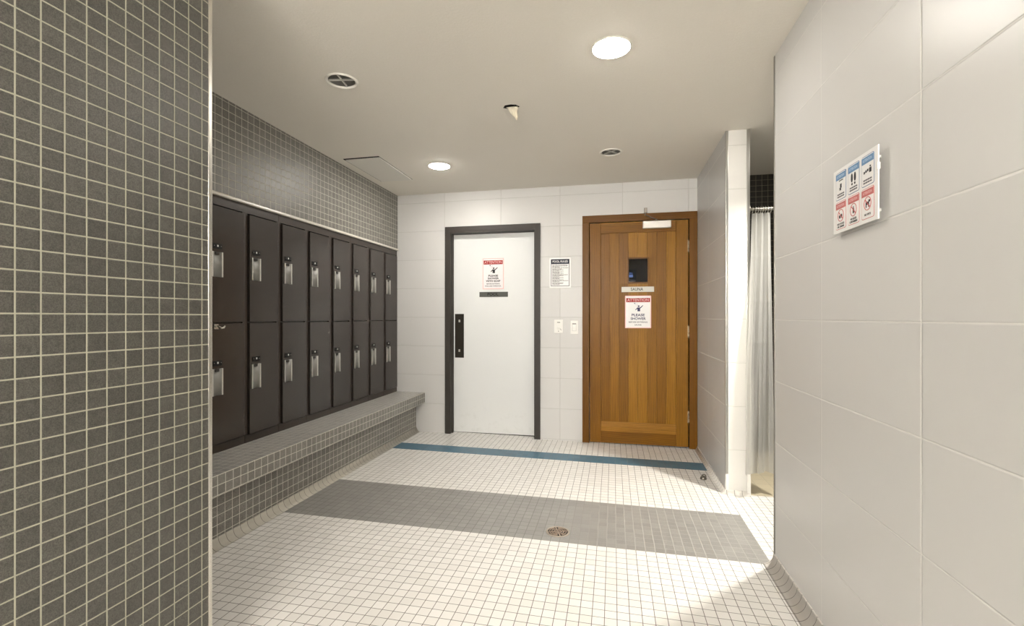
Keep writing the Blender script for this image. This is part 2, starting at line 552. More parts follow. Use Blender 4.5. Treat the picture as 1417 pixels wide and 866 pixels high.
# ceiling slab with the holes of the unlit lamps and the torn spot cut out of it
UNLIT = [(-1.449, 2.315), (-0.018, 3.757)]
LIT = [(-0.009, 2.301), (-1.449, 3.788)]
TORN = (-0.612, 2.835)
bm = bm_new()
add_box(bm, (-2.9, -3.2, CEIL), (2.7, 4.80, CEIL + 0.2))
ceil_ob = struct('ceiling', bm, [M_ceil, M_can, M_gap_shade])
bm = bm_new()
for x, y in UNLIT:
    add_lathe(bm, [(0.0, -0.05), (0.074, -0.05), (0.074, 0.14), (0.0, 0.14)], (x, y, CEIL), 40, mi=1)
tp = [(-0.052, -0.010), (-0.034, -0.044), (0.002, -0.050), (0.034, -0.040), (0.052, -0.010), (0.030, 0.006), (0.012, 0.018), (-0.012, 0.016), (-0.030, 0.004)]
add_prism(bm, [(TORN[0] + a, TORN[1] + b, CEIL - 0.05) for a, b in tp], (0, 0, 0.09), mi=2)
cutter = obj('cutter', bm, [M_ceil, M_can, M_gap_shade])
md = ceil_ob.modifiers.new('b', 'BOOLEAN')
md.operation = 'DIFFERENCE'
md.solver = 'EXACT'
md.object = cutter
bpy.context.view_layer.update()
dg = bpy.context.evaluated_depsgraph_get()
me_new = bpy.data.meshes.new_from_object(ceil_ob.evaluated_get(dg))
ceil_ob.modifiers.clear()
ceil_ob.data = me_new
bpy.data.objects.remove(cutter, do_unlink=True)

# back wall, with the two door openings left out
PX0, PX1, PZ = -1.657, -0.757, 2.083          # pool door opening
SX0, SX1, SZ = -0.228, 0.690, 2.116           # sauna door opening
B2 = BACK + 0.14
bm = boxes(((-2.9, BACK, -0.03), (PX0, B2, CEIL)),
           ((PX0, BACK, PZ), (PX1, B2, CEIL)),
           ((PX1, BACK, -0.03), (SX0, B2, CEIL)),
           ((SX0, BACK, SZ), (SX1, B2, CEIL)),
           ((SX1, BACK, -0.03), (SAUNA_X + 0.15, B2, CEIL)))
struct('wall_back', bm, M_wback)
struct('wall_shower_back', boxes(((SAUNA_X + 0.15, BACK, -0.03), (2.7, B2, CEIL))), M_dark)
# lining of the room behind the sauna door's little window
bm = boxes(((SX0 - 0.3, 5.45, 0.6), (SX1 + 0.3, 5.5, 2.5)), ((SX0 - 0.35, B2, 0.6), (SX0 - 0.3, 5.5, 2.5)), ((SX1 + 0.3, B2, 0.6), (SX1 + 0.35, 5.5, 2.5)),
           ((SX0 - 0.35, B2, 2.5), (SX1 + 0.35, 5.5, 2.55)), ((SX0 - 0.35, B2, 0.55), (SX1 + 0.35, 5.5, 0.6)))
struct('wall_sauna_inside', bm, M_sauna_in)
struct('wall_left', boxes(((-2.9, NEAR_END, 1.925), (LOCK_X, BACK, CEIL))), M_lock)
struct('wall_left_recess', boxes(((-2.9, NEAR_END, -0.03), (-2.72, BACK, 1.925))), M_lock)
bm = bm_new()
add_box(bm, (-2.9, -3.2, -0.03), (NEAR_X, NEAR_END, CEIL), axis_mats={'x': 0, 'y': 1, 'z': 1})
struct('wall_near_left', bm, [M_near, M_near_end])
bm = bm_new()
add_box(bm, (RIGHT_X, -3.2, -0.05), (RIGHT_X + 0.15, 2.548, CEIL), axis_mats={'x': 0, 'y': 1, 'z': 1})
struct('wall_right', bm, [M_wright, M_wstub])
bm = bm_new()
fs = add_box(bm, (SAUNA_X, STUB_Y, -0.05), (SAUNA_X + 0.15, BACK, CEIL), axis_mats={'x': 0, 'y': 1, 'z': 1})
fs[4].material_index = 2
struct('wall_side', bm, [M_wsauna, M_wstub, M_dark_s])
struct('wall_shower_right', boxes(((1.85, STUB_Y, -0.05), (2.0, BACK, CEIL))), M_dark_s)
struct('wall_passage_end', boxes(((2.6, 0.9, -0.05), (2.7, BACK, CEIL))), M_wsauna)
struct('wall_passage_near', boxes(((RIGHT_X + 0.15, 0.8, -0.05), (2.7, 0.9, CEIL))), M_wback)
struct('wall_rear', boxes(((-2.9, -3.3, -0.05), (RIGHT_X + 0.2, -3.2, CEIL))), M_wback)
struct('floor_shower', boxes(((SAUNA_X + 0.15, STUB_Y + 0.01, -0.03), (1.85, BACK, -0.017))), M_tan)

# coved skirtings
def cove(name, p0, p1, inward, r, z0a, z0b, mat, h=None):
    """quarter-round cove between p0 and p1 (xy on the wall line), inward = unit xy direction away from the wall"""
    bm = bm_new()
    h = h or r
    ends = []
    for (px, py), z in ((p0, z0a), (p1, z0b)):
        ring = [bm.verts.new((px, py, z + h))]
        for k in range(9):
            a = k / 8 * PI / 2
            d = r * (1 - math.cos(a)) + 0.006 * math.cos(a)
            zz = h * (1 - math.sin(a)) + 0.001
            ring.append(bm.verts.new((px + inward[0] * d, py + inward[1] * d, z + zz)))
        ring.append(bm.verts.new((px, py, z)))
        ends.append(ring)
    A, Bq = ends
    n = len(A)
    for k in range(n):
        f = bm.faces.new((A[k], A[(k + 1) % n], Bq[(k + 1) % n], Bq[k]))
        f.smooth = 1 <= k < n - 2
    bm.faces.new(A)
    bm.faces.new(Bq[::-1])
    bmesh.ops.recalc_face_normals(bm, faces=bm.faces)
    return struct(name, bm, mat)
RISER_X = -2.03
cove('baseboard_left', (RISER_X, NEAR_END), (RISER_X, BACK), (1, 0), 0.048, 0.0, 0.0, M_cove_l)
cove('baseboard_right', (RIGHT_X, -1.0), (RIGHT_X, 2.548), (-1, 0), 0.055, -0.022, -0.022, M_cove_r)
cove('baseboard_side', (SAUNA_X, STUB_Y), (SAUNA_X, BACK), (-1, 0), 0.03, -0.022, -0.022, M_cove_r)
cove('baseboard_end', (SAUNA_X, STUB_Y), (SAUNA_X + 0.15, STUB_Y), (0, -1), 0.03, -0.022, -0.022, M_cove_x)

# metal corner strips and the pale bullnose above the lockers
def strip(name, x0, y0, x1, y1, z0=-0.02, z1=CEIL, m=M_trimm):
    bm = bm_new()
    add_box(bm, (x0, y0, z0), (x1, y1, z1), bev=0.003)
    return struct(name, bm, m)
strip('trim_near_left', NEAR_X - 0.006, NEAR_END - 0.013, NEAR_X + 0.0025, NEAR_END + 0.003, m=M_chrome)
strip('trim_right', RIGHT_X - 0.004, 2.540, RIGHT_X + 0.012, 2.553, m=M_trim_shade)
strip('trim_side_inner', SAUNA_X - 0.003, STUB_Y - 0.005, SAUNA_X + 0.014, STUB_Y + 0.012, 0.12)
strip('trim_side_outer', SAUNA_X + 0.132, STUB_Y - 0.005, SAUNA_X + 0.153, STUB_Y + 0.010, 0.13)
bm = bm_new()
add_box(bm, (SAUNA_X - 0.003, STUB_Y - 0.006, -0.02), (SAUNA_X + 0.016, STUB_Y + 0.012, 0.115), bev=0.003)
struct('trim_side_foot', bm, M_plast)
bm = bm_new()
add_box(bm, (SAUNA_X + 0.134, STUB_Y - 0.008, -0.02), (SAUNA_X + 0.158, STUB_Y + 0.012, 0.125), bev=0.003)
struct('trim_side_foot_outer', bm, M_plast)
bm = bm_new()
prof = [(LOCK_X - 0.01, 1.906), (LOCK_X + 0.010, 1.906), (LOCK_X + 0.013, 1.912), (LOCK_X + 0.012, 1.920), (LOCK_X + 0.006, 1.926), (LOCK_X - 0.01, 1.926)]
add_prism(bm, [(x, NEAR_END + 0.02, z) for x, z in prof], (0, BACK - NEAR_END - 0.02, 0))
struct('trim_above_lockers', bm, M_bull)

# ------------------------------------------------------------------ tiled bench
BT = 0.414
bo = (-2.1, 3.0, 0.0)
bench = thing('tiled_bench', 'long grey mosaic tiled bench running below the dark lockers', 'bench', bo)
bm = bm_new()
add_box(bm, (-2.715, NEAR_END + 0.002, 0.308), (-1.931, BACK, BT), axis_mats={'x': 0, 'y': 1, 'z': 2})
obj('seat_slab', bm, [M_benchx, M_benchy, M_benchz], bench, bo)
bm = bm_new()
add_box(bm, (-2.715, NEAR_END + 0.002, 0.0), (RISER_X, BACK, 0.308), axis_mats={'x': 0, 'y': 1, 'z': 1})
obj('riser', bm, [M_benchx, M_benchy], bench, bo)

# ------------------------------------------------------------------ lockers
PITCH = 0.3015
FX = LOCK_X - 0.006          # face of the locker bodies
DX = LOCK_X + 0.007          # face of the doors
ZB, ZM, ZT, ZTOP = 0.466, 1.168, 1.852, 1.906

def bank_parts(root, y0):
    o = (LOCK_X, y0, BT)
    bm = bm_new()
    y1 = y0 + 3 * PITCH - 0.001
    # carcass: back, sides, dividers, top, bottom, middle shelf, face members
    add_box(bm, (-2.70, y0, BT), (-2.69, y1, ZTOP))
    for k in range(4):
        yy = y0 + k * PITCH
        a, b = yy - 0.0195, yy + 0.0205
        if k == 0: a = y0
        if k == 3: b = y1
        add_box(bm, (-2.69, max(y0, yy - 0.004), ZB), (FX - 0.02, min(y1, yy + 0.004), ZT))
        add_box(bm, (FX - 0.02, a, ZB), (FX, b, ZT))
    add_box(bm, (-2.69, y0 + 0.004, ZM - 0.003), (FX - 0.012, y1 - 0.004, ZM + 0.003))
    obj('cabinet_frame', bm, M_lockin, root, o)
    bm = bm_new()
    add_box(bm, (-2.69, y0 + 0.0005, ZT), (FX, y1 - 0.0005, ZTOP), bev=0.0015)
    obj('header', bm, M_lockin, root, o)
    for k in range(3):
        bm = bm_new()
        add_box(bm, (-2.69, y0 + k * PITCH + 0.001, BT), (FX, y0 + (k + 1) * PITCH - 0.002, ZB - 0.004), bev=0.0015)
        obj('base_panel', bm, M_lockin, root, o)

def locker_door(root, y0, z0, z1, upper):
    """y0: start of the column"""
    o = root.location
    bm = bm_new()
    a, b = y0 + 0.026, y0 + PITCH - 0.0225
    hz = 1.433 if upper else 0.748
    hz1 = hz + (0.146 if upper else 0.156)
    hy0, hy1 = a + 0.013, a + 0.091
    # door skin around the cup of the pull
    add_box(bm, (FX - 0.018, a, z0), (DX - 0.006, b, z1))
    for (p, q, r, s) in ((a, hy0, z0, z1), (hy1, b, z0, z1), (hy0, hy1, z0, hz), (hy0, hy1, hz1, z1)):
        add_box(bm, (DX - 0.006, p, r), (DX, q, s))
    d = obj('door', bm, M_locker, root, o)
    # silver pull: two bright rails and a hollowed channel between them
    bm = bm_new()
    n = 10
    prof = [(DX + 0.0005, hy0 + 0.001), (DX + 0.0055, hy0 + 0.001), (DX + 0.0055, hy0 + 0.008)]
    for k in range(n + 1):
        t = k / n
        prof.append((DX - 0.0035 + 0.0075 * abs(2 * t - 1) ** 2.2, hy0 + 0.010 + t * (hy1 - hy0 - 0.020)))
    nch = len(prof)
    prof += [(DX + 0.0055, hy1 - 0.008), (DX + 0.0055, hy1 - 0.001), (DX + 0.0005, hy1 - 0.001), (DX - 0.0055, hy1 - 0.001), (DX - 0.0055, hy0 + 0.001)]
    fs = add_prism(bm, [(x, y, hz + 0.001) for x, y in prof], (0, 0, hz1 - hz - 0.002))
    for k in range(2 + 2, 2 + nch - 1):
        fs[k].material_index = 2
        fs[k].smooth = True
    add_box(bm, (DX - 0.003, hy0 + 0.024, hz1 - 0.018), (DX + 0.003, hy1 - 0.026, hz1 - 0.003), mi=1, bev=0.001)
    obj('handle', bm, [M_sil, M_hinge, M_silc], d, (0, 0, 0)).data.transform(Matrix.Translation(-Vector(o)))
    bm = bm_new()
    pz = hz1 + 0.020
    add_box(bm, (DX - 0.001, hy0 + 0.007, pz - 0.004), (DX + 0.003, hy0 + 0.072, pz + 0.026), mi=0, bev=0.001)
    add_box(bm, (DX + 0.0025, hy0 + 0.036, pz + 0.008), (DX + 0.0036, hy0 + 0.046, pz + 0.019), mi=1)
    add_box(bm, (DX + 0.0025, hy0 + 0.015, pz + 0.011), (DX + 0.0036, hy0 + 0.019, pz + 0.015), mi=2)
    add_box(bm, (DX + 0.0025, hy0 + 0.063, pz + 0.011), (DX + 0.0036, hy0 + 0.067, pz + 0.015), mi=2)
    obj('number_plate', bm, [M_blk, M_markw, M_plastg], d, (0, 0, 0)).data.transform(Matrix.Translation(-Vector(o)))
    bm = bm_new()
    kz = 1.640 if upper else 0.560
    for k in range(5):
        add_tube(bm, [(FX + 0.004, b + 0.0035, kz + k * 0.018), (FX + 0.004, b + 0.0035, kz + k * 0.018 + 0.013)], 0.0058, 8)
    add_box(bm, (FX - 0.001, b + 0.001, kz - 0.004), (FX + 0.002, b + 0.009, kz + 0.089))
    obj('hinge', bm, M_hinge, d, (0, 0, 0)).data.transform(Matrix.Translation(-Vector(o)))
    return d

def copy_tree(o, parent=None):
    c = o.copy()
    COL.objects.link(c)
    c.parent = parent
    for ch in list(o.children):
        copy_tree(ch, c)
    return c

Y_BANKS = [BACK - 0.001 - 9 * PITCH, BACK - 0.001 - 6 * PITCH, BACK - 0.001 - 3 * PITCH]
BANK_LAB = ['dark brown two-tier locker bank nearest the camera, half hidden behind the grey tiled corner',
            'middle dark brown two-tier locker bank, with three columns of doors, between the other two banks',
            'farthest dark brown two-tier locker bank, against the white tiled back wall']
proto = thing('locker_bank', BANK_LAB[0], 'lockers', (LOCK_X, Y_BANKS[0], BT), 'locker banks along the left wall')
bank_parts(proto, Y_BANKS[0])
for k in range(3):
    locker_door(proto, Y_BANKS[0] + k * PITCH, ZB + 0.002, ZM - 0.004, False)
    locker_door(proto, Y_BANKS[0] + k * PITCH, ZM + 0.004, ZT - 0.009, True)
for i in (1, 2):
    c = copy_tree(proto)
    c.location = (LOCK_X, Y_BANKS[i], BT)
    c['label'] = BANK_LAB[i]

# small chrome hook on the nearest lower locker door
hk = (DX, 2.288, 1.146)
bm = bm_new()
add_box(bm, (DX, 2.270, 1.132), (DX + 0.004, 2.300, 1.160), bev=0.001)
add_tube(bm, [(DX + 0.002, 2.284, 1.150), (DX + 0.020, 2.286, 1.146), (DX + 0.032, 2.292, 1.138), (DX + 0.038, 2.300, 1.140), (DX + 0.040, 2.306, 1.152)], [0.007, 0.006, 0.006, 0.006, 0.007], 10)
tag(obj('coat_hook', bm, M_chrome, None, hk), 'small chrome hook on the nearest lower locker door beside the grey tiled corner', 'hook')

# ------------------------------------------------------------------ pool door (door_1)
def bar(bm, a, b, bev=0.002, mi=0):
    add_box(bm, a, b, bev=bev, mi=mi)
d1o = (-1.207, BACK, 0.0)
door1 = bpy.data.objects.new('door_1', None)
COL.objects.link(door1)
door1.location = d1o
door1['kind'] = 'structure'
door1['label'] = 'white flush pool door in a dark grey metal frame'
bm = bm_new()
FT = 0.016
for xa, xb in ((-1.705, PX0), (PX1, -0.708)):
    bar(bm, (xa, BACK - FT, floor_z(-1.2) - 0.004), (xb, BACK, 2.134))
bar(bm, (PX0, BACK - FT, PZ), (PX1, BACK, 2.134))
# jamb linings and stops inside the opening
for xa, xb, xs_ in ((PX0, PX0 + 0.012, PX0 + 0.020), (PX1 - 0.012, PX1, PX1 - 0.020)):
    bar(bm, (xa, BACK - FT + 0.001, -0.01), (xb, BACK + 0.13, PZ), 0.001)
bar(bm, (PX0 + 0.004, BACK + 0.035, -0.01), (PX0 + 0.022, BACK + 0.055, PZ - 0.002), 0.001)
bar(bm, (PX0 + 0.012, BACK - FT + 0.001, PZ - 0.014), (PX1 - 0.012, BACK + 0.13, PZ), 0.001)
obj('frame', bm, M_dframe, door1, d1o)
LY = BACK + 0.085
bm = bm_new()
add_box(bm, (PX0 + 0.014, LY, 0.000), (PX1 - 0.014, LY + 0.042, PZ - 0.018), bev=0.002)
leaf = obj('leaf', bm, M_doorw, door1, d1o)
bm = bm_new()
add_box(bm, (-1.628, LY - 0.004, 0.777), (-1.530, LY, 1.236), bev=0.001)
pp = obj('push_plate', bm, M_push, door1, d1o)
for z in (1.162, 0.852):
    bm = bm_new()
    add_box(bm, (-1.588, LY - 0.008, z - 0.013), (-1.570, LY - 0.004, z + 0.013), bev=0.003)
    obj('screw', bm, M_screw, pp, (0, 0, 0)).data.transform(Matrix.Translation(-Vector(d1o)))
bm = bm_new()
add_box(bm, (PX0 + 0.012, LY + 0.002, -0.030), (PX1 - 0.012, LY + 0.04, -0.002))
obj('leaf_gap_shade', bm, M_gap_shade, door1, d1o)  # dark strip painted for the shade under the leaf

# ------------------------------------------------------------------ sauna door (door_2)
d2o = (0.231, BACK, 0.0)
door2 = bpy.data.objects.new('door_2', None)
COL.objects.link(door2)
door2.location = d2o
door2['kind'] = 'structure'
door2['label'] = 'cedar plank sauna door with a small dark window and cedar frame'
SF = BACK - 0.018
zb = floor_z(0.2) - 0.003
def fr(name, a, b, m):
    bm = bm_new()
    bar(bm, a, b, 0.003)
    return obj(name, bm, m, door2, d2o)
fr('jamb', (-0.294, SF, zb), (SX0, BACK + 0.06, SZ), M_frame_w)
fr('jamb', (SX1, SF, zb), (SAUNA_X - 0.002, BACK + 0.06, SZ), M_frame_w)
fr('head', (-0.294, SF, SZ), (SAUNA_X - 0.002, BACK + 0.002, 2.184), M_frame_wx)
# leaf: stiles, rails, boarded panel, ledge
L0, L1 = SX0 + 0.005, SX1 - 0.007
LF = BACK - 0.004
PL, PR = -0.1185, 0.5751
LZ0, LZ1 = -0.008, SZ - 0.006
for xa, xb in ((L0, PL), (PR, L1)):
    fr('stile', (xa, LF, LZ0), (xb, LF + 0.04, LZ1), M_stile)
fr('top_rail', (PL, LF, 2.008), (PR, LF + 0.04, LZ1), M_rail)
fr('bottom_rail', (PL, LF, LZ0), (PR, LF + 0.04, 0.105), M_rail)
bm = bm_new()
gx0, gx1, gz0, gz1 = 0.145, 0.318, 1.536, 1.757
for k in range(8):
    xa, xb = PL + k * 0.0867 + 0.0005, PL + (k + 1) * 0.0867 - 0.0005
    segs = [(0.105, 2.008, xa, xb)]
    if xb > gx0 - 0.014 and xa < gx1 + 0.014:
        segs = [(0.105, gz0 - 0.012, xa, xb), (gz1 + 0.012, 2.008, xa, xb)]
        if xa < gx0 - 0.014:
            segs.append((gz0 - 0.012, gz1 + 0.012, xa, gx0 - 0.012))
        if xb > gx1 + 0.014:
            segs.append((gz0 - 0.012, gz1 + 0.012, gx1 + 0.012, xb))
    for z0, z1, a, b in segs:
        if b - a > 0.004:
            add_box(bm, (a, LF + 0.009, z0), (b, LF + 0.036, z1), bev=0.001)
add_box(bm, (PL, LF + 0.022, 0.105), (PR, LF + 0.030, gz0 - 0.012))
add_box(bm, (PL, LF + 0.022, gz1 + 0.012), (PR, LF + 0.030, 2.008))
obj('board_panel', bm, M_board, door2, d2o)
bm = bm_new()
add_prism(bm, [(PL + 0.002, LF + 0.012, 0.205), (PL + 0.002, LF - 0.010, 0.150), (PL + 0.002, LF - 0.012, 0.105), (PL + 0.002, LF + 0.012, 0.100)], (PR - PL - 0.004, 0, 0))
obj('bottom_ledge', bm, M_ledge, door2, d2o)
bm = bm_new()
for a, b in (((gx0 - 0.014, LF + 0.003, gz0 - 0.014), (gx0, LF + 0.038, gz1 + 0.014)), ((gx1, LF + 0.003, gz0 - 0.014), (gx1 + 0.014, LF + 0.038, gz1 + 0.014)),
             ((gx0, LF + 0.003, gz0 - 0.014), (gx1, LF + 0.038, gz0)), ((gx0, LF + 0.003, gz1), (gx1, LF + 0.038, gz1 + 0.014))):
    bar(bm, a, b, 0.002)
wf = obj('window_frame', bm, M_frame_w, door2, d2o)
bm = bm_new()
add_box(bm, (gx0, LF + 0.016, gz0), (gx1, LF + 0.021, gz1))
obj('glass_pane', bm, M_glass, wf, (0, 0, 0)).data.transform(Matrix.Translation(-Vector(d2o)))
for z in (1.865, 1.068, 0.272):
    bm = bm_new()
    for k in range(3):
        add_tube(bm, [(0.6855, LF - 0.006, z - 0.058 + k * 0.039), (0.6855, LF - 0.006, z - 0.058 + k * 0.039 + 0.036)], 0.0055, 10)
    add_box(bm, (0.676, LF - 0.002, z - 0.055), (0.696, LF + 0.003, z + 0.055))
    obj('hinge', bm, M_hingeb, door2, d2o)
bm = bm_new()
add_box(bm, (0.271, LF - 0.050, 2.036), (0.526, LF, 2.104), bev=0.006)
add_box(bm, (0.285, LF - 0.053, 2.062), (0.512, LF - 0.049, 2.066))
dc = obj('door_closer', bm, M_closer, door2, d2o)
bm = bm_new()
add_tube(bm, [(0.395, LF - 0.026, 2.100), (0.395, LF - 0.026, 2.122)], 0.010, 10)
add_tube(bm, [(0.395, LF - 0.026, 2.120), (0.340, LF - 0.060, 2.135), (0.292, LF - 0.030, 2.166)], 0.004, 8)
add_tube(bm, [(0.292, LF - 0.030, 2.160), (0.296, LF - 0.020, 2.185), (0.297, SF - 0.006, 2.222)], 0.0045, 8)
add_box(bm, (0.284, SF - 0.014, 2.186), (0.312, BACK, 2.232), bev=0.002)
obj('closer_arm', bm, M_arm, dc, (0, 0, 0)).data.transform(Matrix.Translation(-Vector(d2o)))
# bluish glow added behind the glass, imitating a reflection in the window
go = (0.14, 5.2, 1.66)
bm = bm_new()
add_box(bm, (0.165, 5.19, 1.63), (0.205, 5.20, 1.655))
add_box(bm, (0.170, 5.19, 1.662), (0.180, 5.20, 1.680))
add_box(bm, (0.190, 5.19, 1.662), (0.198, 5.20, 1.677))
add_box(bm, (0.150, 5.20, 1.60), (0.240, 5.45, 1.71), mi=1)
tag(obj('reflection_glow', bm, [M_glow, M_blk], None, go), 'small bluish glow imitating a reflection in the dark window of the wooden sauna door', 'light')

# ------------------------------------------------------------------ signs
def disc(c, r, n=20, axis='y'):
    return [(c[0] + r * math.cos(2 * PI * k / n), c[1], c[2] + r * math.sin(2 * PI * k / n)) for k in range(n)]

def sheet(bm, x0, x1, z0, z1, y, t, rad=0.006, mi=0):
    pts = []
    for cx, cz, a0 in ((x1 - rad, z1 - rad, 0), (x0 + rad, z1 - rad, 90), (x0 + rad, z0 + rad, 180), (x1 - rad, z0 + rad, 270)):
        for k in range(5):
            a = math.radians(a0 + k * 22.5)
            pts.append((cx + rad * math.cos(a), y, cz + rad * math.sin(a)))
    add_prism(bm, pts, (0, -t, 0), mi)

def shower_pictogram(root, origin, cx, cz, y, s, mat):
    bm = bm_new()
    t = (0, -0.0006, 0)
    P = lambda pts: add_prism(bm, [(cx + a * s, y, cz + b * s) for a, b in pts], t)
    P([(0.0 + 0.10 * math.cos(k * PI / 8), 0.24 + 0.10 * math.sin(k * PI / 8)) for k in range(16)])       # head
    P([(-0.15, 0.10), (0.15, 0.10), (0.16, -0.34), (-0.14, -0.34)])                                       # body
    P([(0.10, 0.02), (0.15, 0.10), (0.44, 0.36), (0.49, 0.30), (0.20, 0.0)])                             # raised arm
    P([(-0.15, 0.10), (-0.06, 0.06), (-0.20, -0.10), (-0.34, -0.22), (-0.38, -0.15)])                   # other arm
    P([(-0.52, 0.60), (-0.40, 0.64), (-0.36, 0.54), (-0.48, 0.50)])                                       # shower head
    for i in range(3):
        for k in range(4):
            a, b = -0.40 + 0.08 * k + 0.10 * i, 0.46 - 0.11 * k + 0.06 * i
            P([(a, b), (a + 0.022, b), (a + 0.05, b - 0.05), (a + 0.028, b - 0.05)])
    return obj('pictogram', bm, mat, root, origin)

def attention_sign(name, label, x0, x1, z0, z1, y, lines, face, ink):
    o = ((x0 + x1) / 2, y, z0)
    root = thing(name, label, 'sign', o, None)
    w, h = x1 - x0, z1 - z0
    cx = (x0 + x1) / 2
    bm = bm_new()
    sheet(bm, x0, x1, z0, z1, y, 0.003, mi=0)
    obj('panel', bm, M_pinkb, root, o)
    bm = bm_new()
    sheet(bm, x0 + 0.008, x1 - 0.008, z0 + 0.008, z1 - 0.008, y - 0.003, 0.0006, 0.004)
    obj('face', bm, face, root, o)
    bz0, bz1 = z1 - 0.20 * h, z1 - 0.022
    bm = bm_new()
    add_box(bm, (x0 + 0.011, y - 0.0046, bz0), (x1 - 0.011, y - 0.0036, bz1))
    hb = obj('header_band', bm, M_red, root, o)
    text('lettering', 'ATTENTION', 0.038, (cx, y - 0.0048, (bz0 + bz1) / 2), M_pinkt, root, o, bold=0.0010, width=w * 0.82)
    shower_pictogram(root, o, cx + 0.006, z0 + 0.610 * h, y - 0.0036, h * 0.27, ink)
    for body, rz, size, wd in lines:
        text('lettering', body, size, (cx, y - 0.0038, z0 + rz * h), ink if size > 0.02 else M_inkg, root, o, bold=0.0009 if size > 0.02 else 0.0004, width=w * wd)
    return root

SY = LY - 0.0002
attention_sign('attention_sign', 'red and white attention sign on the white pool door, above its grey plate', -1.326, -1.101, 1.491, 1.811, SY,
               [('PLEASE', 0.430, 0.026, 0.46), ('SHOWER', 0.345, 0.026, 0.52), ('WITH SOAP', 0.260, 0.026, 0.68), ('BEFORE ENTERING', 0.172, 0.0175, 0.62), ('POOL AND WHIRLPOOL', 0.100, 0.0175, 0.76)], M_pink, M_ink)
attention_sign('attention_sign', 'red and white attention sign on the wooden sauna door, below its cream plate', 0.110, 0.350, 1.097, 1.406, LF - 0.0002,
               [('PLEASE', 0.400, 0.033, 0.50), ('SHOWER', 0.290, 0.033, 0.58), ('BEFORE ENTERING', 0.185, 0.0195, 0.72), ('SAUNA', 0.100, 0.0195, 0.27)], M_signw, M_navy)

def name_plate(label, body, x0, x1, z0, z1, y, m, ink):
    o = ((x0 + x1) / 2, y, z0)
    root = thing('name_plate', label, 'sign', o)
    bm = bm_new()
    add_box(bm, (x0, y - 0.004, z0), (x1, y, z1), bev=0.001)
    obj('plate', bm, m, root, o)
    text('lettering', body, 0.04, ((x0 + x1) / 2 - 0.008, y - 0.0043, (z0 + z1) / 2), ink, root, o, bold=0.0006, width=(x1 - x0) * 0.38)
name_plate('narrow grey plate reading POOL on the white door', 'POOL', -1.361, -1.057, 1.411, 1.463, SY, M_plateg, M_blk)
name_plate('narrow cream plate reading SAUNA on the wooden door', 'SAUNA', 0.077, 0.376, 1.441, 1.491, LF - 0.0002, M_platec, M_ink)

# pool rules notice between the doors
ro = (-0.511, BACK, 1.49)
root = thing('rules_notice', 'white and navy POOL RULES notice on the tiled wall between the doors', 'sign', ro)
bm = bm_new()
sheet(bm, -0.616, -0.406, 1.490, 1.786, BACK, 0.008, 0.004)
obj('panel', bm, M_signw, root, ro)
bm = bm_new()
yy = BACK - 0.008
for a, b in (((-0.602, 1.506), (-0.597, 1.770)), ((-0.425, 1.506), (-0.420, 1.770)), ((-0.602, 1.506), (-0.420, 1.511))):
    add_box(bm, (a[0], yy - 0.0005, a[1]), (b[0], yy, b[1]))
obj('border', bm, M_rulesb, root, ro)
bm = bm_new()
add_box(bm, (-0.602, yy - 0.0008, 1.724), (-0.420, yy, 1.772))
obj('header_band', bm, M_rulesb, root, ro)
text('lettering', 'POOL RULES', 0.03, (-0.511, yy - 0.0010, 1.748), M_signw, root, ro, bold=0.0002, width=0.150)
bm = bm_new()
random.seed(3)
for k in range(21):
    z = 1.714 - k * 0.0096
    ln = random.choice([1.0, 0.97, 0.7, 0.92, 0.45, 0.85, 0.6])
    x = -0.588
    xe = x + 0.156 * ln
    while x < xe - 0.004:
        w = min(random.uniform(0.006, 0.022), xe - x)
        add_box(bm, (x, yy - 0.0005, z - 0.0028), (x + w, yy, z + 0.0018))
        x += w + 0.0028
obj('text_lines', bm, M_ink, root, ro)

# six-panel notice on the near right wall (faces -x; sign axis runs towards -y)
no = (RIGHT_X, 1.7195, 1.49)
root = thing('notice_board', 'white board of three blue and three red notices on the right tiled wall', 'sign', no)
NX = RIGHT_X - 0.020
bm = bm_new()
add_box(bm, (NX, 1.577, 1.490), (NX + 0.004, 1.862, 1.709), bev=0.0008)
obj('panel', bm, M_signw, root, no)
for y in (1.605, 1.834):
    for z in (1.680, 1.520):
        bm = bm_new()
        add_tube(bm, [(NX + 0.004, y, z), (RIGHT_X, y, z)], 0.006, 12)
        obj('standoff', bm, M_plast, root, no)
bm = bm_new()
add_box(bm, (NX - 0.002, 1.575, 1.636), (NX + 0.006, 1.584, 1.656), bev=0.001)
obj('edge_glint', bm, M_plast, root, no)  # white sliver standing in for a glint on the panel edge

